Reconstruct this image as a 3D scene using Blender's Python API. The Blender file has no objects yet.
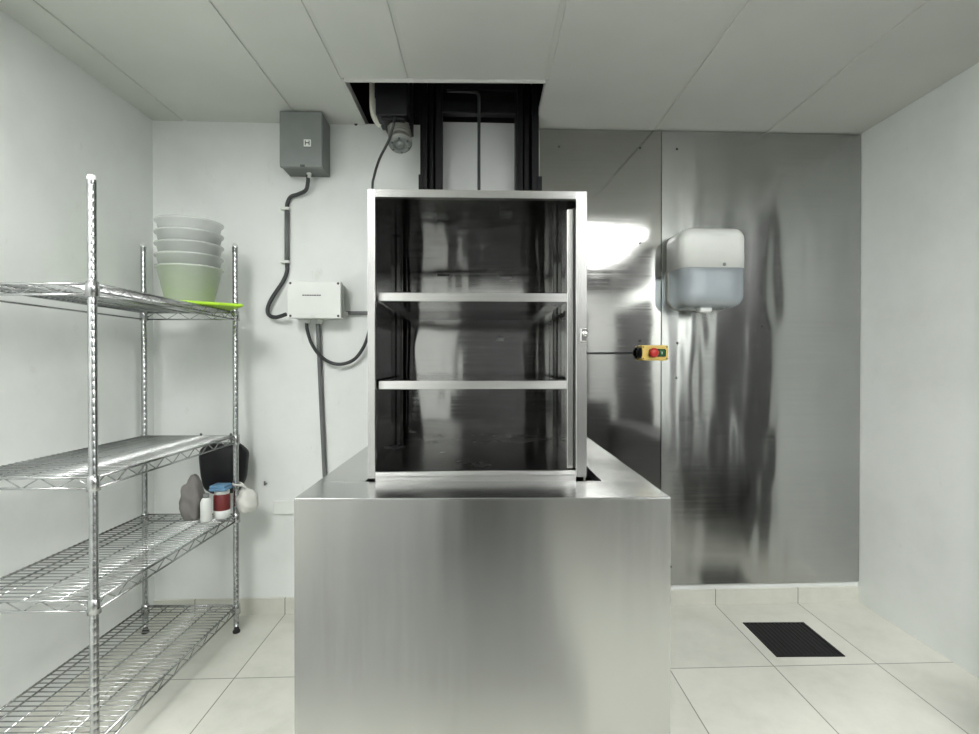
import bpy, bmesh, math, random
from mathutils import Vector, Matrix, Quaternion
random.seed(7)
PI = math.pi
SC = bpy.context.scene
COL = SC.collection

# ------------------------------------------------------------------ measures (metres)
H = 1.275            # camera height
CEIL = 2.489         # ceiling height
FPX = 530.0
WALL_A = math.radians(2.0)      # the back wall stands 2 degrees off the tile grid
def wy(x):                       # back wall face
    return 2.738 + math.tan(WALL_A) * x
def P(px, py, Y):                # a measured picture point at depth Y -> metres
    return Vector((Y * (px - 484) / FPX, Y, H - Y * (py - 363) / FPX))

# ------------------------------------------------------------------ mesh builder
class MB:
    def __init__(self):
        self.bm = bmesh.new()
    def _merge(self, t, smooth=False, M=None):
        if M is not None:
            bmesh.ops.transform(t, matrix=M, verts=t.verts)
        for f in t.faces:
            f.smooth = smooth
        me = bpy.data.meshes.new('tmp'); t.to_mesh(me); t.free()
        self.bm.from_mesh(me); bpy.data.meshes.remove(me)
        return self
    def box(self, x0, x1, y0, y1, z0, z1, bev=0.0, seg=2, M=None, smooth=False):
        t = bmesh.new()
        bmesh.ops.create_cube(t, size=1.0)
        for v in t.verts:
            v.co = Vector((x0 + (v.co.x + .5) * (x1 - x0), y0 + (v.co.y + .5) * (y1 - y0), z0 + (v.co.z + .5) * (z1 - z0)))
        if bev > 0:
            bmesh.ops.bevel(t, geom=list(t.edges), offset=bev, segments=seg, affect='EDGES', profile=.5)
        return self._merge(t, smooth, M)
    def tube(self, pts, r, seg=10, cap=True, smooth=True):
        t = bmesh.new()
        pts = [Vector(p) for p in pts]
        n = len(pts)
        rr = r if isinstance(r, (list, tuple)) else [r] * n
        tan = []
        for i in range(n):
            a = pts[max(i - 1, 0)]; b = pts[min(i + 1, n - 1)]
            tan.append((b - a).normalized())
        up = Vector((0, 0, 1)) if abs(tan[0].z) < .9 else Vector((1, 0, 0))
        nrm = (up - tan[0] * up.dot(tan[0])).normalized()
        rings = []
        for i in range(n):
            if i > 0:
                q = tan[i - 1].rotation_difference(tan[i]); nrm = (q @ nrm)
                nrm = (nrm - tan[i] * nrm.dot(tan[i])).normalized()
            bi = tan[i].cross(nrm)
            rings.append([t.verts.new(pts[i] + (nrm * math.cos(2 * PI * k / seg) + bi * math.sin(2 * PI * k / seg)) * rr[i]) for k in range(seg)])
        for i in range(n - 1):
            for k in range(seg):
                f = t.faces.new((rings[i][k], rings[i][(k + 1) % seg], rings[i + 1][(k + 1) % seg], rings[i + 1][k]))
        if cap:
            t.faces.new(list(reversed(rings[0]))); t.faces.new(rings[-1])
        bmesh.ops.recalc_face_normals(t, faces=t.faces)
        return self._merge(t, smooth)
    def lathe(self, prof, seg=28, M=None, smooth=True, close=False):
        t = bmesh.new()
        rings = []
        for (r, z) in prof:
            if r < 1e-6:
                rings.append([t.verts.new((0, 0, z))])
            else:
                rings.append([t.verts.new((r * math.cos(2 * PI * k / seg), r * math.sin(2 * PI * k / seg), z)) for k in range(seg)])
        for a, b in zip(rings[:-1], rings[1:]):
            for k in range(seg):
                k2 = (k + 1) % seg
                if len(a) == 1 and len(b) == 1: continue
                if len(a) == 1: t.faces.new((a[0], b[k2], b[k]))
                elif len(b) == 1: t.faces.new((a[k], a[k2], b[0]))
                else: t.faces.new((a[k], a[k2], b[k2], b[k]))
        bmesh.ops.recalc_face_normals(t, faces=t.faces)
        return self._merge(t, smooth, M)
    def build(self, name, mat, parent=None, label=None, loc=None):
        me = bpy.data.meshes.new(name)
        self.bm.to_mesh(me); self.bm.free()
        me.materials.append(mat)
        o = bpy.data.objects.new(name, me); COL.objects.link(o)
        if parent is not None: o.parent = parent
        if loc is not None: o.location = loc
        if label: o['label'] = label
        return o

def spline(pts, n=8):
    pts = [Vector(p) for p in pts]
    out = []
    for i in range(len(pts) - 1):
        p0 = pts[max(i - 1, 0)]; p1 = pts[i]; p2 = pts[i + 1]; p3 = pts[min(i + 2, len(pts) - 1)]
        for k in range(n):
            t = k / n
            out.append(.5 * ((2 * p1) + (p2 - p0) * t + (2 * p0 - 5 * p1 + 4 * p2 - p3) * t * t + (3 * p1 - p0 - 3 * p2 + p3) * t ** 3))
    out.append(pts[-1])
    return out
def axis_M(p, d):
    q = Vector((0, 0, 1)).rotation_difference(Vector(d).normalized())
    return Matrix.Translation(Vector(p)) @ q.to_matrix().to_4x4()
def tag(o, label, cat, group=None):
    o['label'] = label; o['category'] = cat
    if group: o['group'] = group
    return o
def thing(name, label, cat, loc=(0, 0, 0), rz=0, group=None):
    o = bpy.data.objects.new(name, None); COL.objects.link(o)
    o.empty_display_size = .05
    o.location = loc; o.rotation_euler = (0, 0, rz)
    return tag(o, label, cat, group)
def struct(mb, name, mat):
    o = mb.build(name, mat); o['kind'] = 'structure'; return o

# ------------------------------------------------------------------ materials
def new_mat(name):
    m = bpy.data.materials.new(name); m.use_nodes = True
    nt = m.node_tree
    return m, nt, nt.nodes['Principled BSDF']
def node(nt, kind, **kw):
    n = nt.nodes.new(kind)
    for k, v in kw.items():
        setattr(n, k, v)
    return n
def coords(nt, scale=(1, 1, 1)):
    tc = node(nt, 'ShaderNodeTexCoord'); mp = node(nt, 'ShaderNodeMapping')
    mp.inputs['Scale'].default_value = scale
    nt.links.new(tc.outputs['Object'], mp.inputs['Vector'])
    return mp.outputs['Vector']
def noise(nt, vec, scale, detail=3, rough=.5):
    n = node(nt, 'ShaderNodeTexNoise')
    n.inputs['Scale'].default_value = scale; n.inputs['Detail'].default_value = detail; n.inputs['Roughness'].default_value = rough
    nt.links.new(vec, n.inputs['Vector'])
    return n.outputs['Fac']
def ramp(nt, fac, stops):
    r = node(nt, 'ShaderNodeValToRGB')
    e = r.color_ramp.elements
    while len(e) < len(stops): e.new(.5)
    for el, (p, c) in zip(e, stops):
        el.position = p; el.color = (*c, 1) if len(c) == 3 else c
    nt.links.new(fac, r.inputs['Fac'])
    return r.outputs['Color']
def maprange(nt, fac, a, b, c, d):
    n = node(nt, 'ShaderNodeMapRange')
    for i, v in zip(('From Min', 'From Max', 'To Min', 'To Max'), (a, b, c, d)): n.inputs[i].default_value = v
    nt.links.new(fac, n.inputs['Value'])
    return n.outputs['Result']
def bump(nt, bsdf, fac, strength, dist=.01):
    b = node(nt, 'ShaderNodeBump')
    b.inputs['Strength'].default_value = strength; b.inputs['Distance'].default_value = dist
    nt.links.new(fac, b.inputs['Height'])
    nt.links.new(b.outputs['Normal'], bsdf.inputs['Normal'])
    return b
def plain(name, col, rough=.5, metal=0.0, var=.06, scale=14, bmp=0.0, spec=.5):
    m, nt, b = new_mat(name)
    v = coords(nt)
    f = noise(nt, v, scale)
    lo = tuple(c * (1 - var) for c in col); hi = tuple(min(1, c * (1 + var)) for c in col)
    nt.links.new(ramp(nt, f, [(.3, lo), (.7, hi)]), b.inputs['Base Color'])
    b.inputs['Roughness'].default_value = rough; b.inputs['Metallic'].default_value = metal
    b.inputs['Specular IOR Level'].default_value = spec
    if bmp: bump(nt, b, noise(nt, v, scale * 4), bmp, .002)
    return m
def steel(name, col=(.60, .60, .58), rough=.28, aniso=.7, rot=.25, wave=.15, wscale=(1.6, 1.6, 1.0), streak=(3, 3, 220), var=.06, rvar=.06):
    m, nt, b = new_mat(name)
    b.inputs['Metallic'].default_value = 1.0
    sv = coords(nt, streak)
    s = noise(nt, sv, 1.0, 4, .6)
    blot = noise(nt, coords(nt, (1, 1, 1)), 3.2, 5, .6)
    mix = node(nt, 'ShaderNodeMath', operation='ADD'); 
    nt.links.new(s, mix.inputs[0]); nt.links.new(blot, mix.inputs[1])
    lo = tuple(c * (1 - var) for c in col); hi = tuple(min(1, c * (1 + var)) for c in col)
    nt.links.new(ramp(nt, maprange(nt, mix.outputs[0], .6, 1.4, 0, 1), [(0, lo), (1, hi)]), b.inputs['Base Color'])
    nt.links.new(maprange(nt, mix.outputs[0], .7, 1.3, max(.02, rough - rvar), rough + rvar), b.inputs['Roughness'])
    b.inputs['Anisotropic'].default_value = aniso
    b.inputs['Anisotropic Rotation'].default_value = rot
    t = node(nt, 'ShaderNodeTangent'); t.direction_type = 'RADIAL'; t.axis = 'Z'
    nt.links.new(t.outputs['Tangent'], b.inputs['Tangent'])
    if wave:
        bump(nt, b, noise(nt, coords(nt, wscale), 1.0, 2, .4), wave, .03)
    return m

M = {}
# white painted plaster with scuffs
def wall_mat():
    m, nt, b = new_mat('white_wall_paint')
    v = coords(nt)
    c = ramp(nt, noise(nt, v, 2.3, 6, .6), [(.3, (.70, .725, .70)), (.55, (.765, .79, .77)), (.8, (.79, .815, .795))])
    sc = ramp(nt, noise(nt, coords(nt, (1, 1, .5)), 9, 8, .75), [(.62, (0, 0, 0)), (.76, (1, 1, 1))])
    mx = node(nt, 'ShaderNodeMix', data_type='RGBA'); mx.inputs['B'].default_value = (.55, .53, .46, 1)
    k = node(nt, 'ShaderNodeMath', operation='MULTIPLY'); k.inputs[1].default_value = .5
    nt.links.new(sc, k.inputs[0]); nt.links.new(k.outputs[0], mx.inputs['Factor']); nt.links.new(c, mx.inputs['A'])
    nt.links.new(mx.outputs['Result'], b.inputs['Base Color'])
    b.inputs['Roughness'].default_value = .55
    bump(nt, b, noise(nt, v, 11, 6, .6), .25, .006)
    return m
M['wall'] = wall_mat()
M['ceil'] = plain('ceiling_panel_white', (.60, .61, .58), .5, var=.03, scale=3)
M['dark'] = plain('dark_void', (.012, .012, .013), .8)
M['blacksteel'] = plain('black_painted_steel', (.006, .006, .007), .5, var=.2, spec=.3)
M['blackplastic'] = plain('black_plastic', (.008, .008, .010), .45, var=.2, spec=.35)
M['cable'] = plain('dark_grey_cable', (.035, .038, .04), .5, var=.15)
M['conduit'] = plain('grey_conduit', (.15, .155, .155), .45, var=.1)
M['boxgrey'] = plain('grey_enamel', (.20, .215, .21), .42, var=.05)
M['boxgreydark'] = plain('grey_enamel_body', (.15, .16, .157), .45, var=.05)
M['white_plastic'] = plain('white_plastic', (.76, .78, .75), .28, var=.015)
M['offwhite'] = plain('offwhite_plastic', (.68, .70, .66), .4, var=.02)
M['sticker'] = plain('white_sticker', (.85, .85, .84), .5)
M['cream'] = plain('cream_plastic_pipe', (.62, .62, .54), .4, var=.04)
M['ink'] = plain('dark_ink', (.06, .065, .065), .6)
M['yellow'] = plain('yellow_plastic', (.86, .62, .16), .4, var=.03)
M['red'] = plain('red_plastic', (.62, .035, .03), .35)
M['green'] = plain('green_plastic', (.015, .13, .04), .35)
M['lime'] = plain('lime_green_plastic', (.40, .68, .03), .4, var=.04)
M['blue'] = plain('blue_cloth', (.13, .27, .42), .8, bmp=.4)
M['redlabel'] = plain('dark_red_label', (.16, .02, .02), .5)
M['whitebag'] = plain('white_bag_plastic', (.66, .66, .62), .45, bmp=.3)
M['greycloth'] = plain('grey_cloth', (.20, .19, .18), .85, bmp=.4)
M['chrome'] = plain('chrome_wire', (.46, .47, .47), .25, metal=1.0, var=.12)
M['chromebright'] = plain('bright_chrome', (.75, .75, .74), .18, metal=1.0, var=.05)
M['alu'] = plain('cast_aluminium', (.30, .30, .27), .5, metal=.6, var=.2, bmp=.3)
M['screw'] = plain('dark_screw', (.10, .10, .10), .4, metal=.8)
M['rubber'] = plain('black_rubber', (.015, .015, .015), .7)
M['paper'] = plain('paper_roll', (.74, .75, .74), .9, var=.03)
M['skirt'] = None

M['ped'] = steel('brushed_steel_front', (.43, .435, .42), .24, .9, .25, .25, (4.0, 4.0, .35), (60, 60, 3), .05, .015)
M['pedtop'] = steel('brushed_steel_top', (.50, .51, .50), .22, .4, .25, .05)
M['cab'] = steel('satin_steel_frame', (.74, .74, .72), .36, .8, .25, .08)
M['frame'] = steel('satin_steel_jamb', (.60, .60, .585), .27, .5, .25, 0, (2, 2, 2), (2, 2, 60), .03, .0)
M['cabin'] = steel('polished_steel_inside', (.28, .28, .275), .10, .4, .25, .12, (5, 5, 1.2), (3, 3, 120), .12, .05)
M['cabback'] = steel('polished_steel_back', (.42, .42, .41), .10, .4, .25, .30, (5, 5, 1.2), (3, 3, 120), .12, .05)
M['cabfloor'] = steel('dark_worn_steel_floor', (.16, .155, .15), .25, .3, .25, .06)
M['clad1'] = steel('wall_steel_smooth', (.40, .40, .385), .08, .3, .25, .14, (1.0, 1.0, 2.6), (2, 2, 120), .06, .04)
M['clad2'] = steel('wall_steel_brushed', (.47, .475, .465), .19, .85, .25, .9, (3.6, 3.6, .9), (2, 2, 160), .07, .05)
M['mastsheet'] = plain('mast_back_sheet', (.66, .67, .67), .35, metal=.25, var=.04, scale=4)

def tile_mat(name, floor=True):
    m, nt, b = new_mat(name)
    tc = node(nt, 'ShaderNodeTexCoord'); sp = node(nt, 'ShaderNodeSeparateXYZ')
    nt.links.new(tc.outputs['Object'], sp.inputs[0])
    def mth(op, a, bv):
        n = node(nt, 'ShaderNodeMath', operation=op)
        for i, x in enumerate((a, bv)):
            if x is None: continue
            if isinstance(x, (int, float)): n.inputs[i].default_value = x
            else: nt.links.new(x, n.inputs[i])
        return n.outputs[0]
    def line(coord, off, size, w):
        u = mth('DIVIDE', mth('SUBTRACT', coord, off), size)
        fr = mth('FRACT', u, None)
        dd = mth('MINIMUM', fr, mth('SUBTRACT', 1.0, fr))
        return mth('LESS_THAN', mth('MULTIPLY', dd, size), w), mth('FLOOR', u, None)
    lx, ix = line(sp.outputs['X'], -1.01, .4458, .0022)
    v = coords(nt)
    c = ramp(nt, noise(nt, v, 5, 8, .68), [(.25, (.53, .54, .475)), (.5, (.61, .615, .55)), (.75, (.67, .67, .61))])
    g = lx
    if floor:
        w = mth('SUBTRACT', sp.outputs['Y'], mth('MULTIPLY', sp.outputs['X'], math.tan(math.radians(1.6))))
        ly, iy = line(w, 2.738 - .565, .45, .0022)
        # the first row against the wall is one longer tile
        far = mth('LESS_THAN', w, 2.738 - .3)
        ly = mth('MULTIPLY', ly, far)
        g = mth('MAXIMUM', lx, ly)
        wn = node(nt, 'ShaderNodeTexWhiteNoise', noise_dimensions='2D')
        cb = node(nt, 'ShaderNodeCombineXYZ'); nt.links.new(ix, cb.inputs[0]); nt.links.new(iy, cb.inputs[1])
        nt.links.new(cb.outputs[0], wn.inputs['Vector'])
        hv = node(nt, 'ShaderNodeHueSaturation'); nt.links.new(c, hv.inputs['Color'])
        nt.links.new(maprange(nt, wn.outputs['Value'], 0, 1, .96, 1.03), hv.inputs['Value'])
        c = hv.outputs['Color']
    mx = node(nt, 'ShaderNodeMix', data_type='RGBA'); mx.inputs['B'].default_value = (.20, .20, .17, 1)
    nt.links.new(g, mx.inputs['Factor']); nt.links.new(c, mx.inputs['A'])
    nt.links.new(mx.outputs['Result'], b.inputs['Base Color'])
    b.inputs['Roughness'].default_value = .33
    inv = mth('SUBTRACT', 1.0, g)
    bump(nt, b, inv, .4, .002)
    return m
M['floor'] = tile_mat('beige_floor_tiles', True)
M['skirt'] = tile_mat('beige_skirting_tiles', False)

def window_mat():
    m, nt, b = new_mat('smoky_blue_plastic')
    b.inputs['Base Color'].default_value = (.5, .55, .6, 1); b.inputs['Roughness'].default_value = .12
    f = noise(nt, coords(nt), 9)
    nt.links.new(ramp(nt, f, [(.3, (.46, .51, .55)), (.7, (.52, .57, .61))]), b.inputs['Base Color'])
    tr = node(nt, 'ShaderNodeBsdfTransparent'); tr.inputs['Color'].default_value = (.88, .92, .95, 1)
    mx = node(nt, 'ShaderNodeMixShader'); mx.inputs['Fac'].default_value = .5
    out = nt.nodes['Material Output']
    nt.links.new(tr.outputs[0], mx.inputs[1]); nt.links.new(b.outputs[0], mx.inputs[2]); nt.links.new(mx.outputs[0], out.inputs['Surface'])
    return m
M['window'] = window_mat()
def tub_mat():
    m, nt, b = new_mat('translucent_tub_plastic')
    nt.links.new(ramp(nt, noise(nt, coords(nt), 8), [(.3, (.66, .69, .67)), (.7, (.72, .75, .73))]), b.inputs['Base Color'])
    b.inputs['Roughness'].default_value = .3
    tr = node(nt, 'ShaderNodeBsdfTransparent')
    mx = node(nt, 'ShaderNodeMixShader'); mx.inputs['Fac'].default_value = .45
    out = nt.nodes['Material Output']
    nt.links.new(tr.outputs[0], mx.inputs[1]); nt.links.new(b.outputs[0], mx.inputs[2]); nt.links.new(mx.outputs[0], out.inputs['Surface'])
    return m
M['tub'] = tub_mat()
def emit_mat(name, col, s):
    m, nt, b = new_mat(name)
    b.inputs['Base Color'].default_value = (.8, .8, .8, 1)
    b.inputs['Emission Color'].default_value = (*col, 1); b.inputs['Emission Strength'].default_value = s
    return m
M['lamp'] = emit_mat('lamp_diffuser', (1.0, 1.0, .99), 15.0)

# ------------------------------------------------------------------ the room
XL, XR, YB = -1.66, 2.0, -1.3
struct(MB().box(XL - .1, XR + .1, YB - .1, 3.0, -.1, 0), 'floor', M['floor'])
def slanted_wall(x0, x1, z0, z1, thick, mat, name, off=0.0):
    mb = MB(); t = bmesh.new()
    vs = [t.verts.new((x, wy(x) - off + d, z)) for d in (0, thick) for z in (z0, z1) for x in (x0, x1)]
    for f in ((0, 1, 3, 2), (4, 6, 7, 5), (0, 4, 5, 1), (2, 3, 7, 6), (0, 2, 6, 4), (1, 5, 7, 3)):
        t.faces.new([vs[i] for i in f])
    bmesh.ops.recalc_face_normals(t, faces=t.faces)
    mb._merge(t)
    return mb
OX0, OX1, OY = -.602, .268, 2.282       # the opening left by the missing ceiling panel
struct(slanted_wall(XL - .1, XR + .1, 0, CEIL + .005, .12, M['wall'], ''), 'wall_back', M['wall'])
struct(MB().box(XL - .1, XL, YB, 3.0, 0, CEIL + .02), 'wall_left', M['wall'])
struct(MB().box(XR, XR + .1, YB, 3.0, 0, CEIL + .02), 'wall_right', M['wall'])
struct(MB().box(XL - .1, XR + .1, YB - .1, YB, 0, CEIL + .02), 'wall_front', plain('grey_wall_paint', (.55, .56, .55), .6))
# ceiling: panels with narrow recessed joint strips, one panel missing over the hoist
mb = MB()
edges = [XL, -1.5, -.912, OX0, -.315, OX1, .878, 1.478, XR]
GAP = .020
for i in range(len(edges) - 1):
    a, b_ = edges[i], edges[i + 1]
    y1 = 2.86
    if OX0 - .01 <= a and b_ <= OX1 + .01: y1 = OY
    mb.box(a + (0 if i == 0 else GAP / 2), b_ - (0 if i == len(edges) - 2 else GAP / 2), YB, y1, CEIL, CEIL + .012, .0025, 2)
    if i > 0:
        yy = OY if a == -.315 else 2.86
        hw = GAP / 2 + .004
        if a in (OX0, OX1):
            mb.box(a - hw, a + hw, YB, OY, CEIL + .005, CEIL + .03)
            mb.box(*((a - hw, a) if a == OX0 else (a, a + hw)), OY, 2.86, CEIL + .001, CEIL + .03)
        else:
            mb.box(a - hw, a + hw, YB, yy, CEIL + .005, CEIL + .03)
# upper side: backing boards
mb.box(XL, OX0, YB, 2.86, CEIL + .028, CEIL + .04); mb.box(OX1, XR, YB, 2.86, CEIL + .028, CEIL + .04); mb.box(OX0, OX1, YB, OY, CEIL + .028, CEIL + .04)
struct(mb, 'ceiling', M['ceil'])
struct(MB().box(OX0 + .004, OX1 - .004, OY - .004, OY + .006, CEIL - .012, CEIL + .03, .002), 'trim_1', M['ceil'])
# dark space above the ceiling
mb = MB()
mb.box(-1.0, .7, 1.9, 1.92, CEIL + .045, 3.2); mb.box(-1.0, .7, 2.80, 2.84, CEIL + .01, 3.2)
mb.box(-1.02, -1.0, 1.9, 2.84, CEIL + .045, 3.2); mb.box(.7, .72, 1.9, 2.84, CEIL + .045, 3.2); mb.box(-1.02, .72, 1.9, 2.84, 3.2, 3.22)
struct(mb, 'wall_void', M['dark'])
# skirting tiles
struct(slanted_wall(XL, XR, 0, .082, .02, None, '', .012), 'baseboard_back', M['skirt'])
# dark panels and blocks added out of view to shape the steel's reflections
added_grey = plain('added_dark_grey', (.06, .06, .062), .5)
struct(MB().box(-.10, 1.62, YB, YB + .03, 0, 1.95, .004), 'added_panel_rear', added_grey)  # added, unseen: darkens the right of the cabin back's reflection
struct(MB().box(XR - .03, XR, -1.2, -.05, 0, 1.95, .004), 'added_panel_right', added_grey)  # added panel, darkens what the smooth cladding reflects
struct(MB().box(XR - .03, XR, .60, 1.08, 0, 2.3, .004), 'added_panel_right_mid', added_grey)  # added dark band for the brushed cladding's reflection
struct(MB().box(XR - .03, XR, 1.36, 2.05, 0, 2.3, .004), 'added_panel_right_near', added_grey)  # second added band, leaves a light sliver reflected between
struct(MB().box(1.62, XR - .031, -.70, 1.50, 0, .62, .004), 'added_block_side', added_grey)  # added low block, darkens the cladding's lower reflection
struct(MB().box(-.10, XR - .031, YB, YB + .03, 2.15, CEIL, .004), 'added_panel_rear_top', added_grey)  # added so the bare strip below reflects as a bright band
struct(MB().box(XR - .03, XR, -1.2, -.05, 2.15, CEIL, .004), 'added_panel_right_top', added_grey)  # added likewise on the right, bounding the reflected bright band
struct(MB().box(-.26, .20, -.55, -.15, 0, 1.0, .004), 'added_block', added_grey)  # added block, gives the dark middle band reflected in the pedestal
struct(MB().box(.88, 1.55, -.80, -.10, 0, .85, .004), 'added_block_right', added_grey)  # added block, darkens the pedestal's right edge by reflection

struct(MB().box(-1.05, .40, -1.25, 1.0, 0, .010, .003), 'added_mat', plain('added_grey_mat', (.22, .225, .215), .7))  # unseen sheet added to darken the floor mirrored in the pedestal
# ceiling lamps of the kitchen (above and behind the camera)
def lamp(label, x, y, w=.6, l=1.2):
    t = thing('ceiling_light', label, 'ceiling light', (x, y, CEIL), 0, 'ceiling light panels')
    f = MB(); b_ = .03
    f.box(-w / 2, w / 2, -l / 2, -l / 2 + b_, -.014, .004); f.box(-w / 2, w / 2, l / 2 - b_, l / 2, -.014, .004)
    f.box(-w / 2, -w / 2 + b_, -l / 2 + b_, l / 2 - b_, -.014, .004); f.box(w / 2 - b_, w / 2, -l / 2 + b_, l / 2 - b_, -.014, .004)
    f.build('frame', M['white_plastic'], t)
    MB().box(-w / 2 + b_, w / 2 - b_, -l / 2 + b_, l / 2 - b_, -.008, .002).build('diffuser', M['lamp'], t)
lamp('ceiling light panel on the right, nearest the steel wall', 1.32, .0, .75, 1.4)
lamp('ceiling light panel on the left, above the wire shelving side', -1.05, .35)

# ------------------------------------------------------------------ steel wall cladding
def cladding(name, label, x0, x1, off, mat, screws):
    ca = math.cos(WALL_A)
    t = thing(name, label, 'wall panel', (x0, wy(x0), 0), WALL_A)
    w = (x1 - x0) / ca
    MB().box(0, w, -off, 0, .112, CEIL - .004, .0015, 1).build('sheet', mat, t)
    for (px, py) in screws:
        p = P(px, py, wy(.6) - off)
        for _ in range(3): p = P(px, py, wy(p.x) - off)
        MB().lathe([(0, .003), (.004, .0026), (.006, 0)], 12, axis_M(((p.x - x0) / ca, -off, p.z), (0, -1, 0))).build('screw', M['screw'], t)
X1 = .288; X2 = .924
cladding('steel_wall_panel', 'plain steel wall panel between the lift and the panel seam', X1, X2, .010, M['clad1'], [(559, 147), (640, 148), (640, 243), (640, 341)])
cladding('steel_wall_panel', 'brushed steel wall panel behind the paper towel dispenser', X2 + .001, XR - .002, .014, M['clad2'], [(677, 149), (678, 343), (677, 378), (763, 326), (672, 568), (757, 345)])
tag(MB().box(X1 - .02, X1 - .002, wy(X1) - .012, wy(X1) - .001, .1, CEIL - .003, .001).build('edge_strip', M['offwhite']),
    'thin white vertical edge strip beside the right mast rail', 'edge strip')

# ------------------------------------------------------------------ lift pedestal
t = thing('lift_pedestal', 'big brushed steel pedestal box that the shelved lift cabin sinks into', 'pedestal', (0, 0, 0))
PX0, PX1, PY0, PY1, PZ = -.531, .526, 1.484, 2.715, .897
HX0, HX1, HY0, HY1 = -.380, .377, 1.692, 2.705
MB().box(PX0, PX1, PY0, PY0 + .003, 0, PZ - .004).build('front_panel', M['ped'], t)
mb = MB()
mb.box(PX0, PX1, PY0 - .0015, HY0, PZ - .004, PZ, .0019, 3)
mb.box(PX0, HX0, HY0, PY1, PZ - .004, PZ); mb.box(HX1, PX1, HY0, PY1, PZ - .004, PZ)
mb.box(PX0, PX1, PY0 - .0015, PY0 + .0015, PZ - .007, PZ - .002, .001, 2)
for (a, b_) in ((HX0 - .002, HX0), (HX1, HX1 + .002)): mb.box(a, b_, HY0, HY1, PZ - .03, PZ - .003)
mb.box(HX0, HX1, HY0 - .002, HY0, PZ - .03, PZ - .003)
mb.build('top_panel', M['pedtop'], t)
MB().box(PX0, PX0 + .003, PY0 + .003, PY1, 0, PZ - .004).build('side_panel', M['ped'], t)
MB().box(PX1 - .003, PX1, PY0 + .003, PY1, 0, PZ - .004).build('side_panel', M['ped'], t)
MB().box(PX0 + .003, PX1 - .003, PY0 + .003, PY1, .0, .01).build('base_plate', M['dark'], t)

# ------------------------------------------------------------------ lift cabin
CA = math.radians(1.5)
cab = thing('lift_cabin', 'open-fronted steel dumbwaiter cabin with two shelves above the pedestal', 'dumbwaiter', (-.372, 1.700, 0), CA)
CW, CD, CZ0, CZ1 = .706, .80, .893, 1.831
# local: x 0..CW, y 0..CD
IL, IR = .010, CW - .016
FL = .918                                    # cabin floor height
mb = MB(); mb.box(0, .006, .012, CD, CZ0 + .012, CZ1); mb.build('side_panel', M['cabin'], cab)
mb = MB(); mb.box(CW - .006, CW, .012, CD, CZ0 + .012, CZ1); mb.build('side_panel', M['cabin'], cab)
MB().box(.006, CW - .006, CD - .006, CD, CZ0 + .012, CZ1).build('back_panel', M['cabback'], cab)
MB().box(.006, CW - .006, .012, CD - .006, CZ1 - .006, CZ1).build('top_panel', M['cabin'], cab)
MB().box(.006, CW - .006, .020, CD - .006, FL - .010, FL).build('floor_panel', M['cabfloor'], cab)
mb = MB()
JL, JR, JT = .0235, .035, .026
mb.box(0, JL, -.002, .022, .904, CZ1, .0015, 2)
mb.box(CW - JR, CW, -.002, .022, .904, CZ1, .0015, 2)
mb.box(JL - .001, CW - JR + .001, -.002, .022, CZ1 - JT, CZ1, .0015, 2)
mb.build('front_frame', M['frame'], cab)
mb = MB(); mb.box(JL, CW - JR, -.002, .035, CZ0 - .02, .914, .0015, 2); mb.box(JL, CW - JR, -.002, .012, .906, .925, .0015, 2); mb.build('sill', M['cab'], cab)
mb = MB()
mb.box(CW - JR - .024, CW - JR - .002, .030, .060, .926, 1.782, .002, 2); mb.box(CW - JR - .004, CW - .006, .046, .060, .926, 1.79)
mb.build('door_channel', M['frame'], cab)
# corner uprights that carry the shelves
for (x0, x1, y0, y1) in ((.008, .026, .60, .63), (.008, .020, .70, .73), (CW - .024, CW - .008, .22, .25), (CW - .024, CW - .008, .55, .58), (.008, .018, .06, .085)):
    mb = MB(); mb.box(x0, x1, y0, y1, FL, CZ1 - .008, .002, 1); mb.build('shelf_upright', M['cabin'], cab)
for z in (1.505, 1.216):
    mb = MB(); x0, x1, y0, y1 = .028, CW - .052, .040, CD - .02
    mb.box(x0, x1, y0, y1, z - .004, z, .001, 1)
    mb.box(x0, x0 + .003, y0 + .003, y1, z - .024, z - .003); mb.box(x1 - .003, x1, y0 + .003, y1, z - .024, z - .003)
    mb.box(x0, x1, y1 - .003, y1, z - .024, z - .003)
    s = mb.build('shelf', M['cabin'], cab)
    MB().box(x0, x1, y0 - .003, y0, z - .027, z, .001, 1).build('front_lip', M['cab'], s)
# latch on the right jamb
lx = CW - .012; lz = H + 28 * 1.71 / FPX
mb = MB(); mb.box(lx - .010, lx + .012, -.010, -.001, lz - .022, lz + .022, .003, 2)
lat = mb.build('latch', M['chromebright'], cab, 'small chrome latch on the right jamb')
MB().lathe([(0, .016), (.008, .015), (.011, .010), (.008, .004), (.006, 0)], 16, axis_M((lx + .002, -.009, lz + .004), (0, -1, 0))).build('latch_knob', M['chromebright'], lat)
# small plates on the inside of the back
def cab_mark(px, py, w, h, mat, name, lab):
    p = P(px, py, 2.49) - Vector((-.372, 1.700, 0))
    lx_ = p.x * math.cos(CA) + p.y * math.sin(CA)
    MB().box(lx_ - w / 2, lx_ + w / 2, CD - .0085, CD - .006, p.z - h / 2, p.z + h / 2, .0006, 1).build(name, mat, cab, lab)
cab_mark(506, 278, .056, .016, M['sticker'], 'sticker', 'small white sticker high on the back')
cab_mark(500.5, 339, .034, .013, M['sticker'], 'sticker', 'small white sticker in the middle compartment')
cab_mark(443.5, 275, .056, .010, M['ink'], 'slot', 'dark slot high on the back')
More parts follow.
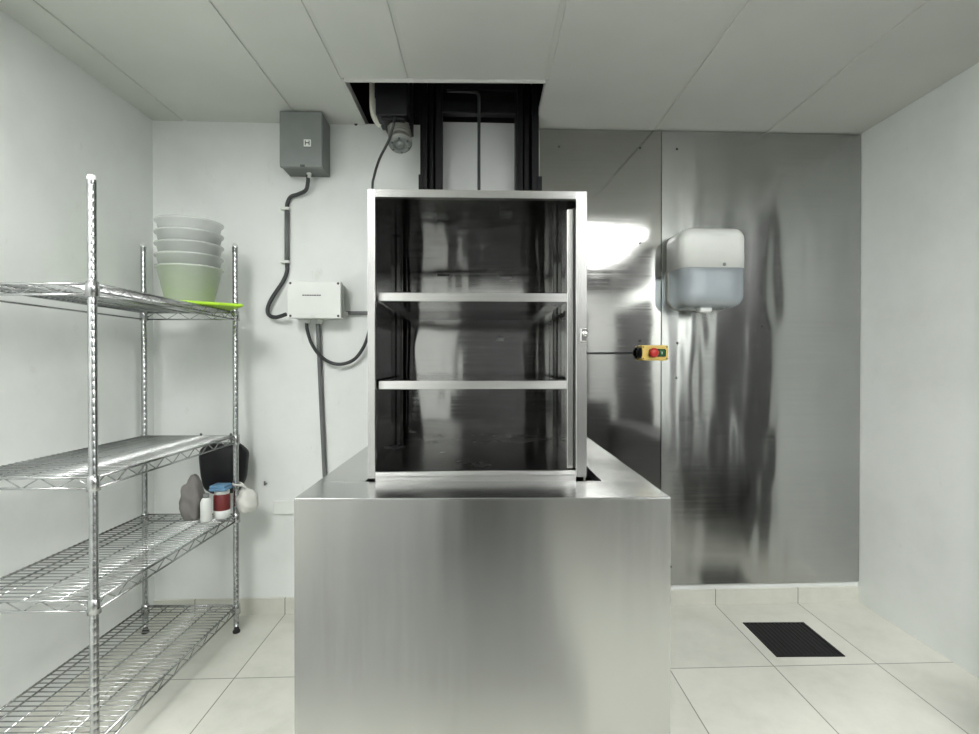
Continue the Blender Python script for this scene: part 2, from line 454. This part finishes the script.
# carriage that hangs the cabin on the mast
mb = MB(); mb.box(.10, .17, CD, CD + .055, 1.0, 1.7, .004); mb.box(.56, .63, CD, CD + .055, 1.0, 1.7, .004); mb.box(.10, .63, CD, CD + .03, 1.3, 1.4, .004)
mb.build('carriage', M['blacksteel'], cab)

# ------------------------------------------------------------------ mast
mast = thing('lift_mast', 'black steel twin-rail lift mast standing behind the shelved cabin', 'lift mast', (0, 2.60, 0), WALL_A)
def rail(x0, x1):
    mb = MB(); w = x1 - x0; a = .028
    mb.box(x0, x1, .075, .085, .012, 3.05)                      # web
    mb.box(x0, x0 + .034, .0, .075, .012, 3.05, .003); mb.box(x1 - .034, x1, .0, .075, .012, 3.05, .003)
    mb.box(x0 + .044, x1 - .044, .030, .075, .012, 3.05, .002)
    mb.box(x0 + .007, x0 + .013, -.006, 0, .012, 3.05, .001)
    mb.build('guide_rail', M['blacksteel'], mast)
rail(-.311, -.203); rail(.157, .270)
for (z0, z1, y0, y1) in ((2.497, 2.55, .0, .05), (2.60, 2.635, -.02, .02), (2.70, 2.74, .0, .05), (2.86, 2.92, .0, .05)):
    MB().box(-.203, .157, y0, y1, z0, z1, .003).build('cross_beam', M['blacksteel'], mast)
MB().box(-.30, .26, .092, .098, 1.2, CEIL + .002).build('back_sheet', M['mastsheet'], mast, 'pale brushed steel sheet behind the rails')
for (x0, x1) in ((-.318, -.300), (.262, .284)):
    MB().box(x0, x1, -.010, .06, 2.06, 2.19, .002).build('bracket', M['blacksteel'], mast)
pts = spline([P(479, 330, 2.575), P(479, 200, 2.575), P(479, 120, 2.575), P(479, 100, 2.575)], 4)
pts += spline([P(478.5, 96, 2.575), P(476, 93.4, 2.575), P(471, 93, 2.575), P(447, 92.5, 2.575)], 5)
tag(MB().tube(pts, .0075, 12).build('lift_hose', M['cable']), 'thin dark vertical hose between the two mast rails', 'hose')

# ------------------------------------------------------------------ hoist motor
mo = thing('hoist_motor', 'black-topped grey hoist motor hanging in the ceiling opening', 'motor', (0, 0, 0))
gx0, gx1 = -.493, -.347
mb = MB(); mb.box(gx0, gx1, 2.42, 2.58, 2.40, 2.78, .006); mb.box(gx0 - .012, gx0 + .01, 2.46, 2.56, 2.50, 2.74, .004)
mb.box(gx0 + .02, gx1 - .015, 2.44, 2.60, 2.388, 2.41, .008); mb.build('gearbox', M['blackplastic'], mo)
p0 = Vector((-.412, 2.555, 2.470)); p1 = Vector((-.388, 2.470, 2.290)); d = (p1 - p0).normalized(); L = (p1 - p0).length
prof = [(0, 0), (.050, 0)]
for k in range(9):
    z = .02 + k * (L - .05) / 9
    prof += [(.050, z), (.054, z + .003), (.054, z + .007), (.050, z + .010)]
prof += [(.050, L - .022), (.055, L - .02), (.055, L - .004), (.052, L)]
MB().lathe(prof, 32, axis_M(p0, d)).build('motor_body', M['alu'], mo, 'ribbed grey cylinder')
MB().lathe([(.052, -.002), (.050, .006), (.030, .010), (.030, .004), (.018, .004), (.017, .012), (.010, .014), (0, .014)], 28, axis_M(p1, d)).build('end_cap', M['boxgrey'], mo)
for k in range(6):
    q = axis_M(p1, d) @ Vector((.041 * math.cos(k * PI / 3), .041 * math.sin(k * PI / 3), .006))
    MB().lathe([(.005, 0), (.005, .005), (0, .006)], 8, axis_M(q, d)).build('bolt', M['screw'], mo)
MB().box(-.355, -.338, 2.50, 2.56, 2.36, 2.72, .003).build('mounting_arm', M['blacksteel'], mo)
mb = MB(); mb.box(gx0 - .05, -.320, 2.56, 2.585, 2.66, 2.72, .003); mb.build('hanger', M['blacksteel'], mo)
tag(MB().tube(spline([P(374, 70, 2.52), P(374, 95, 2.52), P(374.5, 113, 2.52), P(378, 122, 2.52), P(381.5, 126, 2.53)], 6), .018, 16).build('cream_pipe', M['cream']),
    'short cream plastic pipe curving beside the black motor housing', 'pipe')
tag(MB().tube(spline([P(395, 118, 2.44), P(394, 126, 2.42), P(389, 142, 2.44), P(380, 160, 2.50), P(374.5, 178, 2.56), P(373, 192, 2.60), P(373, 260, 2.66)], 8), .006, 10).build('motor_cable', M['cable']),
    'black cable hanging from the hoist motor to the cabin top', 'cable')

# ------------------------------------------------------------------ wall-mounted electrics (left)
def wall_thing(name, label, cat, px, py, group=None):
    p = P(px, py, 2.71)
    for _ in range(3): p = P(px, py, wy(p.x))
    return thing(name, label, cat, (p.x, wy(p.x), p.z), WALL_A, group), p
def wl(px, py, off):                   # a point on the wall, off metres in front
    p = P(px, py, 2.71)
    for _ in range(3): p = P(px, py, wy(p.x) - off)
    return p
# grey box
t, p = wall_thing('electrical_box', 'grey metal electrical box hung right under the ceiling', 'electrical box', 291, 178)
w, h, dp = .205, .262, .142
mb = MB(); mb.box(.003, w - .002, -dp + .02, 0, .0, h, .003); mb.build('body', M['boxgreydark'], t)
lid = MB().box(-.001, w - .004, -dp - .004, -dp + .022, -.002, h + .002, .004).build('lid', M['boxgrey'], t)
cx, cz = w * .64, h * .43
pl = MB().box(cx - .017, cx + .017, -dp - .006, -dp - .003, cz - .017, cz + .017, .0008, 1).build('symbol_plate', M['white_plastic'], lid)
mb = MB(); yk = -dp - .0072; g = .011
mb.box(cx - g, cx - g + .004, yk, yk + .002, cz - g, cz + g); mb.box(cx + g - .004, cx + g, yk, yk + .002, cz - g, cz + g)
mb.box(cx - g + .004, cx + g - .004, yk, yk + .002, cz - .002, cz + .0025)
mb.build('symbol', M['ink'], lid)
MB().box(w * .47, w * .58, -dp - .007, -dp - .001, -.001, .009, .002).build('catch', M['ink'], lid)
MB().lathe([(.013, 0), (.013, .012), (.010, .014), (.010, .028), (0, .028)], 16, axis_M((w * .55, -.055, .004), (0, 0, -1))).build('cable_gland', M['offwhite'], t)
# cable from the grey box to the white one
g0 = wl(309, 176, .055)
pts = spline([g0, wl(309, 183, .050), wl(307, 191, .035), wl(300, 195, .022), wl(292, 198, .014), wl(288.5, 205, .012), wl(288.3, 212, .012)], 8)
pts += spline([wl(288.2, 225, .012), wl(288.1, 262, .012), wl(288, 272, .014), wl(284, 282, .020), wl(274, 297, .028), wl(269, 308, .032), wl(270, 315, .035), wl(277, 317.5, .05), wl(287, 314.5, .07)], 8)
cb = tag(MB().tube(pts, .0098, 12).build('power_cable', M['cable']), 'thick dark cable running down from the grey box to the white junction box', 'cable')
MB().tube([wl(288.3, 210, .0125), wl(288.1, 264, .0125)], .0125, 14).build('conduit_sleeve', M['conduit'], cb)
for y in (210.5, 263):
    c = wl(288.2, y, .0)
    MB().box(c.x - .024, c.x + .018, c.y - .028, c.y + .001, c.z - .007, c.z + .007, .003).build('cable_clip', M['offwhite'], cb)
# white junction box
t, p = wall_thing('junction_box', 'white plastic junction box on the wall beside the lift cabin', 'junction box', 296.5, 320.5)
w, h, dp = .257, .182, .125
mb = MB(); mb.box(.010, w - .008, -dp + .022, 0, .004, h - .004, .006); mb.build('body', M['offwhite'], t)
lid = MB().box(0, w, -dp, -dp + .024, 0, h, .005, 3).build('lid', M['white_plastic'], t)
mb = MB(); mb.box(w - .004, w + .003, -dp + .024, -dp + .034, .003, h - .003, .002); mb.box(0.004, w - .004, -dp - .0015, -dp + .001, .020, .0215); mb.build('lid_seam', M['offwhite'], lid)
for (sx, sz) in ((.014, .012), (w - .014, .012), (.014, h - .012), (w - .014, h - .012)):
    MB().lathe([(0, .002), (.005, .0018), (.0062, 0)], 12, axis_M((sx, -dp, sz), (0, -1, 0))).build('screw', M['screw'], lid)
mb = MB(); x = w * .28
for k, wd in enumerate((.012, .010, .013, .011, .009, .013, .012, .010)):
    mb.box(x, x + wd - .0022, -dp - .0012, -dp, h * .60, h * .60 + .0055); x += wd
mb.build('printed_line', M['ink'], lid)
MB().box(w * .42, w * .52, -dp - .001, -dp, .008, .014).build('moulded_mark', M['offwhite'], lid)
for (gx, gy) in ((.078, -.055), (.132, -.03)):
    MB().lathe([(.017, 0), (.017, .010), (.013, .012), (.012, .026), (0, .026)], 16, axis_M((gx, gy, .006), (0, 0, -1))).build('cable_gland', M['offwhite'], t)
MB().lathe([(.014, 0), (.014, .012), (.010, .014), (.010, .022), (0, .022)], 16, axis_M((w - .010, -.03, .03), (1, 0, 0))).build('cable_gland', M['offwhite'], t)
tag(MB().tube([wl(318.6, 324, .03), wl(319.5, 345, .022), wl(321.5, 395, .014), wl(325.6, 487, .014), wl(326.5, 560, .014)], .0115, 14).build('conduit_pipe', M['conduit']),
    'grey vertical conduit dropping from the white junction box behind the pedestal', 'conduit')
tag(MB().tube([wl(345, 313.2, .02), wl(372, 313.2, .02), wl(418, 313.2, .02)], .0095, 12).build('conduit_pipe', M['conduit']),
    'short grey horizontal conduit going from the white box behind the cabin', 'conduit')
tag(MB().tube(spline([wl(307.5, 323, .055), wl(308, 330, .055), wl(312, 343, .05), wl(320, 355, .045), wl(331, 362.5, .04), (wl(343, 364, .04)), wl(355, 359, .04), wl(364, 347, .04), wl(369, 333, .04), wl(372, 315, .035)], 8), .0085, 12).build('looped_cable', M['cable']),
    'dark cable hanging in a loop below the white junction box', 'cable')
# blank plate low on the wall
t, p = wall_thing('wall_plate', 'blank white wall plate low beside the pedestal corner', 'wall plate', 274.5, 513.5)
MB().box(0, .165, -.012, 0, 0, .068, .003).build('plate', M['white_plastic'], t)
# nail head under the ceiling and a hook mark
p = wl(357, 126, 0)
tag(MB().lathe([(0, .012), (.008, .011), (.009, .006), (.004, 0)], 12, axis_M(p, (0, -1, 0))).build('wall_screw', M['screw']), 'small dark screw in the wall right under the ceiling', 'screw')
p = wl(267, 483, 0)
mb = MB(); mb.lathe([(0, .010), (.005, .009), (.004, 0)], 10, axis_M(p, (0, -1, 0))); mb.box(p.x - .012, p.x - .004, p.y - .006, p.y + .001, p.z - .010, p.z + .012, .002)
tag(mb.build('wall_hook', M['conduit']), 'tiny grey hook in the white wall right of the shelving', 'hook')

# ------------------------------------------------------------------ paper towel dispenser
DX0 = .952
t = thing('towel_dispenser', 'white paper towel dispenser with a smoky blue window on the steel wall', 'paper towel dispenser', (DX0, wy(DX0) - .014, 1.548), WALL_A)
DW, DH, DD = .326, .390, .200
def rounded(w, h, d, y0, rc, rt, rb, seg=8):
    """box x0..w, z0..h, front at y=-d, back at y0; rounded front verticals (rc) and top / bottom corners"""
    bm = bmesh.new()
    bmesh.ops.create_cube(bm, size=1)
    for v in bm.verts:
        v.co = Vector(((v.co.x + .5) * w, -d + (v.co.y + .5) * (d + y0), (v.co.z + .5) * h))
    def sel(fn): return [e for e in bm.edges if fn(*[v.co for v in e.verts])]
    top = sel(lambda a, b: abs(a.z - h) < 1e-5 and abs(b.z - h) < 1e-5 and abs(a.y - b.y) > 1e-3)
    bot = sel(lambda a, b: abs(a.z) < 1e-5 and abs(b.z) < 1e-5 and abs(a.y - b.y) > 1e-3)
    bmesh.ops.bevel(bm, geom=top, offset=rt, segments=seg, affect='EDGES', profile=.5)
    bot = [e for e in bm.edges if all(abs(v.co.z) < 1e-5 for v in e.verts) and abs(e.verts[0].co.y - e.verts[1].co.y) > 1e-3]
    bmesh.ops.bevel(bm, geom=bot, offset=rb, segments=seg, affect='EDGES', profile=.5)
    fr = [e for e in bm.edges if all(abs(v.co.y + d) < 1e-5 for v in e.verts) and len(e.link_faces) == 2 and any(abs(f.normal.y) < .5 for f in e.link_faces)]
    bmesh.ops.bevel(bm, geom=fr, offset=rc, segments=seg, affect='EDGES', profile=.5)
    bmesh.ops.recalc_face_normals(bm, faces=bm.faces)
    return bm
def cut(bm, zc, keep_above, y_slope=.0, yback=None):
    n = Vector((0, y_slope, 1)).normalized()
    bmesh.ops.bisect_plane(bm, geom=list(bm.verts) + list(bm.edges) + list(bm.faces), plane_co=(0, -DD * .5, zc), plane_no=n, clear_inner=keep_above, clear_outer=not keep_above)
    if yback is not None:
        bmesh.ops.bisect_plane(bm, geom=list(bm.verts) + list(bm.edges) + list(bm.faces), plane_co=(0, yback, 0), plane_no=(0, 1, 0), clear_outer=True)
    return bm
ZC = .192
bm = cut(rounded(DW, DH, DD, 0, .048, .055, .065), ZC, True)
mb = MB(); mb._merge(bm, True)
cov = mb.build('cover', M['white_plastic'], t)
sm = cov.modifiers.new('shell', 'SOLIDIFY'); sm.thickness = .004; sm.offset = -1
bm = cut(rounded(DW, DH, DD - .003, 0, .048, .055, .065), ZC + .002, False, 0, -.030)
mb = MB(); mb._merge(bm, True)
win = mb.build('window', M['window'], t, 'smoky blue see-through window')
bm = cut(rounded(DW + .004, DH, .034, 0, .006, .055, .065), ZC + .01, False)
mb = MB(); mb._merge(bm, True); mb.build('back_plate', M['white_plastic'], t)
MB().lathe([(.02, 0), (.085, 0), (.09, .005), (.09, .195), (.085, .2), (.02, .2)], 36, axis_M((.06, -.095, .125), (1, 0, 0))).build('paper_roll', M['paper'], t)
MB().box(.04, DW - .04, -.168, -.045, .012, .036, .008).build('tear_bar', plain('taupe_plastic', (.36, .35, .29), .5), t)
MB().box(DW * .34, DW * .53, -.15, -.10, -.022, .012, .008, 3).build('paper_tongue', M['white_plastic'], t)
MB().lathe([(0, .003), (.007, .003), (.009, 0)], 16, axis_M((DW * .64, -DD + .0005, ZC + .014), (0, -1, 0))).build('lock', M['boxgrey'], t)

# ------------------------------------------------------------------ push-button station
p = P(639, 360.5, wy(.8) - .014)
t = thing('push_button_station', 'yellow push-button box with red and green buttons on steel wall', 'push button box', (p.x, wy(p.x) - .0142, p.z), WALL_A)
w, h, dp = .140, .079, .050
MB().box(0, w, -.022, 0, 0, h, .004).build('body', M['yellow'], t)
lid = MB().box(.001, w - .001, -dp, -.023, .001, h - .001, .006, 3).build('lid', M['yellow'], t)
MB().box(w * .26, w * .88, -dp - .0015, -dp + .001, h * .24, h * .74, .008, 3).build('button_plate', M['ink'], lid)
MB().lathe([(.012, 0), (.012, .012), (.0235, .015), (.0245, .021), (.020, .029), (.010, .032), (0, .033)], 28, axis_M((w * .40, -dp - .001, h * .50), (0, -1, 0))).build('stop_button', M['red'], lid)
MB().lathe([(.0185, 0), (.0185, .008), (.0165, .010), (0, .011)], 28, axis_M((w * .72, -dp - .001, h * .48), (0, -1, 0))).build('start_button', M['green'], lid)
MB().box(w * .71, w * .73, -dp - .0130, -dp - .011, h * .40, h * .56).build('start_mark', M['white_plastic'], lid)
for (sx, sz) in ((.009, .010), (w - .009, .010), (.009, h - .010), (w - .009, h - .010)):
    MB().lathe([(0, .0015), (.003, .0015), (.004, 0)], 10, axis_M((sx, -dp, sz), (0, -1, 0))).build('screw', M['screw'], lid)
MB().lathe([(.028, 0), (.028, .009), (.019, .011), (.016, .018), (0, .018)], 18, axis_M((.001, -.028, h * .5), (-1, 0, 0))).build('cable_gland', M['blackplastic'], t)
tag(MB().tube([wl(540, 353, .03), wl(590, 353.3, .03), wl(633, 353, .035)], .0055, 10).build('thin_cable', M['cable']),
    'thin dark straight cable from the lift to the yellow button box', 'cable')

# ------------------------------------------------------------------ floor drain
dx, dy = 1.268, 2.275
t = thing('floor_drain', 'black square drain grate set in the floor tiles at right', 'floor drain', (dx, dy, 0), 0)
mb = MB(); W = .30
mb.box(0, W, 0, .012, 0, .004); mb.box(0, W, W - .012, W, 0, .004); mb.box(0, .012, .012, W - .012, 0, .004); mb.box(W - .012, W, .012, W - .012, 0, .004)
mb.build('rim', M['blacksteel'], t)
MB().box(.012, W - .012, .012, W - .012, .0002, .0010).build('pit', M['dark'], t)
mb = MB()
for k in range(13):
    x = .022 + k * .0205
    mb.box(x, x + .009, .012, W - .012, .001, .0035)
mb.build('grate', M['blacksteel'], t)

# ------------------------------------------------------------------ wire shelving
SX0, SX1, SY0, SY1 = -1.60, -1.172, 1.60, 2.512
ws = thing('wire_shelving', 'chrome four-tier wire shelving unit standing along the left wall', 'shelving unit', (0, 0, 0))
LEV = (1.512, .930, .560, .128)
for (x, y) in ((SX1, SY1), (SX1, SY0), (SX0, SY1), (SX0, SY0)):
    mb = MB(); mb.lathe([(0, .03), (.0125, .03)] + [(r, .03 + k * .0254 + dz) for k in range(70) for (r, dz) in ((.0125, 0), (.0125, .021), (.0117, .0225), (.0125, .0245))] + [(.0125, 1.822)], 16, Matrix.Translation((x, y, 0)))
    po = mb.build('post', M['chrome'], ws)
    MB().lathe([(.0125, 1.822), (.013, 1.828), (.010, 1.836), (0, 1.838)], 16, Matrix.Translation((x, y, 0))).build('cap', M['offwhite'], po)
    MB().lathe([(0, 0), (.016, 0), (.017, .008), (.012, .016), (.009, .03), (0, .03)], 16, Matrix.Translation((x, y, 0))).build('foot', M['rubber'], po)
for z in LEV:
    mb = MB()
    for dz, r in ((0, .0042), (-.032, .0036)):
        for a, b_ in (((SX0, SY0), (SX1, SY0)), ((SX0, SY1), (SX1, SY1)), ((SX0, SY0), (SX0, SY1)), ((SX1, SY0), (SX1, SY1))):
            mb.tube([(*a, z + dz), (*b_, z + dz)], r, 8)
    # zigzag between the two rim wires
    for (a, b_) in (((SX1, SY0), (SX1, SY1)), ((SX0, SY0), (SX1, SY0)), ((SX0, SY1), (SX1, SY1))):
        A = Vector((*a, 0)); B = Vector((*b_, 0)); n = int((B - A).length / .05)
        mb.tube([A.lerp(B, k / n) + Vector((0, 0, z + (0 if k % 2 else -.032))) for k in range(n + 1)], .0022, 6)
    k = SY0 + .02
    while k < SY1 - .01:
        mb.tube([(SX0, k, z + .004), (SX1, k, z + .004)], .0022, 6); k += .0255
    for x in (SX0 + .11, SX0 + .21, SX0 + .32): mb.tube([(x, SY0, z - .001), (x, SY1, z - .001)], .003, 6)
    sh = mb.build('wire_shelf', M['chrome'], ws)
    for (x, y) in ((SX1, SY1), (SX1, SY0), (SX0, SY1), (SX0, SY0)):
        MB().lathe([(.0128, -.040), (.0185, -.038), (.0165, .006), (.0128, .008)], 16, Matrix.Translation((x, y, z))).build('collar', M['chrome'], sh)

# green board and the tubs on the top shelf
ZT = LEV[0] + .0065
gb = MB().box(-.20, .20, -.13, .13, 0, .014, .006, 3).build('chopping_board', M['lime'], None, None, (-1.285, 2.30, ZT))
gb.rotation_euler = (0, 0, math.radians(38))
tag(gb, 'lime green plastic board lying on the top wire shelf', 'chopping board')
tprof = [(0, 0), (.088, 0), (.095, .006), (.127, .150), (.135, .152), (.137, .158), (.135, .160), (.126, .158), (.091, .008), (0, .004)]
first = None
names = ['lowest of the stacked clear tubs, standing on the green board', 'second clear tub from the bottom of the stack on the green board',
         'middle clear tub of the stack on the green board', 'second clear tub from the top of the stack on the green board', 'topmost clear tub of the stack beside the shelving post']
for i, nm in enumerate(names):
    if first is None:
        first = MB().lathe(tprof, 36).build('plastic_tub', M['tub']); o = first
    else:
        o = first.copy(); COL.objects.link(o)
    o.location = (-1.300, 2.36, ZT + .0145 + i * .050)
    tag(o, nm, 'tub', 'clear tubs stacked on the top shelf')

# things on the third shelf
Z3 = LEV[2] + .0065
def lump(name, mat, c, r, amp, seed, label, cat, flat=.0):
    bm = bmesh.new(); bmesh.ops.create_icosphere(bm, subdivisions=4, radius=1)
    rnd = random.Random(seed); ph = [rnd.uniform(0, 6.28) for _ in range(9)]
    for v in bm.verts:
        n = v.co.copy()
        k = 1 + amp * (math.sin(5 * n.x + ph[0]) * math.sin(4 * n.y + ph[1]) + .6 * math.sin(9 * n.z + ph[2] + 3 * n.x) + .4 * math.sin(13 * n.y + ph[3] + 5 * n.z))
        v.co = Vector((n.x * r[0] * k, n.y * r[1] * k, n.z * r[2] * k))
        if v.co.z < -r[2] * .72: v.co.z = -r[2] * .72
    zmin = min(v.co.z for v in bm.verts)
    for v in bm.verts: v.co.z -= zmin
    mb = MB(); mb._merge(bm, True)
    return tag(mb.build(name, mat, None, None, c), label, cat)
# black bag hanging between the shelving and the wall
bb = thing('hanging_bag', 'black bag hanging from the second shelf beside the wall, behind the post', 'bag', (-1.265, 2.585, 0))
bm = bmesh.new(); bmesh.ops.create_uvsphere(bm, u_segments=40, v_segments=24, radius=1)
for v in bm.verts:
    n = v.co.copy()
    u = .5 + .5 * n.z
    k = 1 + .05 * math.sin(7 * n.x + 3 * n.z) + .03 * math.sin(15 * n.x + 4 * n.y)
    sq = lambda a, e: math.copysign(abs(a) ** e, a)
    v.co = Vector((sq(n.x, .6) * .118 * k * (.80 + .25 * u), sq(n.y, .7) * .050 * k, .765 + sq(n.z, .6) * .125))
mb = MB(); mb._merge(bm, True); mb.build('body', M['blackplastic'], bb)
for x in (-.07, .07):
    MB().tube(spline([(x - .03, 0, .87), (x - .02, -.03, .91), (x - .005, -.066, .938), (x + .005, -.078, .938), (x + .01, -.078, .922), (x + .02, -.05, .90), (x + .03, -.01, .87)], 5), .004, 8).build('strap', M['cable'], bb)
# small white bag tied to the post
wb = lump('plastic_bag', M['whitebag'], (-1.122, 2.520, .575), (.048, .046, .062), .06, 3, 'crumpled white plastic bag tied to the outer side of the shelving post', 'bag')
tie = MB(); tie.tube(spline([(0, 0, .10), (-.02, -.004, .125), (-.045, .014, .13), (-.066, 0, .13), (-.05, -.024, .128), (-.02, -.008, .120), (0, 0, .10)], 6), .005, 8)
tie.build('tie', M['whitebag'], wb)
lump('cleaning_cloth', M['greycloth'], (-1.325, 2.42, Z3), (.050, .05, .11), .10, 5, 'crumpled grey cloth heaped on the third shelf left of the bottle', 'cloth')
# jar with dark red label
jr = thing('jar', 'jar with dark red label and white base on the third shelf', 'jar', (-1.205, 2.445, Z3))
MB().lathe([(0, 0), (.033, 0), (.035, .004), (.035, .036), (0, .036)], 24).build('base', M['white_plastic'], jr)
MB().lathe([(.0345, .036), (.0352, .038), (.0352, .100), (.030, .108), (0, .108)], 24).build('body', M['redlabel'], jr)
MB().lathe([(.030, .108), (.032, .110), (.032, .124), (.030, .126), (0, .126)], 24).build('cap', M['offwhite'], jr)
mb = MB(); mb.box(-.042, .034, -.04, .036, 0, .013, .005, 3); mb.box(-.040, .030, -.038, .034, .012, .026, .006, 3)
tag(mb.build('folded_cloth', M['blue'], None, None, (-1.205, 2.445, Z3 + .1262)), 'small folded blue cloth lying on top of the red-labelled jar', 'cloth')
bt = thing('bottle', 'tall white plastic bottle standing left of the red-labelled jar', 'bottle', (-1.246, 2.385, Z3))
MB().lathe([(0, 0), (.022, 0), (.024, .004), (.024, .085), (.018, .100), (.011, .106), (0, .106)], 24).build('body', M['white_plastic'], bt)
MB().lathe([(.012, .104), (.013, .106), (.013, .122), (0, .124)], 20).build('cap', M['boxgrey'], bt)

# ------------------------------------------------------------------ world, camera, view
w = bpy.data.worlds.new('world'); SC.world = w; w.use_nodes = True
w.node_tree.nodes['Background'].inputs['Color'].default_value = (.5, .52, .5, 1); w.node_tree.nodes['Background'].inputs['Strength'].default_value = .05
cam = bpy.data.cameras.new('camera'); co = bpy.data.objects.new('camera', cam); COL.objects.link(co)
co.location = (0, 0, H)
cam.sensor_fit = 'HORIZONTAL'; cam.sensor_width = 36.0; cam.lens = FPX / 979 * 36.0
co.rotation_euler = (PI / 2 - 4 / FPX, 0, -5.5 / FPX)
cam.clip_start = .02
SC.camera = co
SC.view_settings.view_transform = 'Standard'; SC.view_settings.look = 'None'; SC.view_settings.gamma = 1; SC.view_settings.use_curve_mapping = False
SC.view_settings.exposure = 1.2
SC.cycles.max_bounces = 12; SC.cycles.glossy_bounces = 8; SC.cycles.transparent_max_bounces = 16; SC.cycles.diffuse_bounces = 6
SC.cycles.sample_clamp_indirect = 6.0
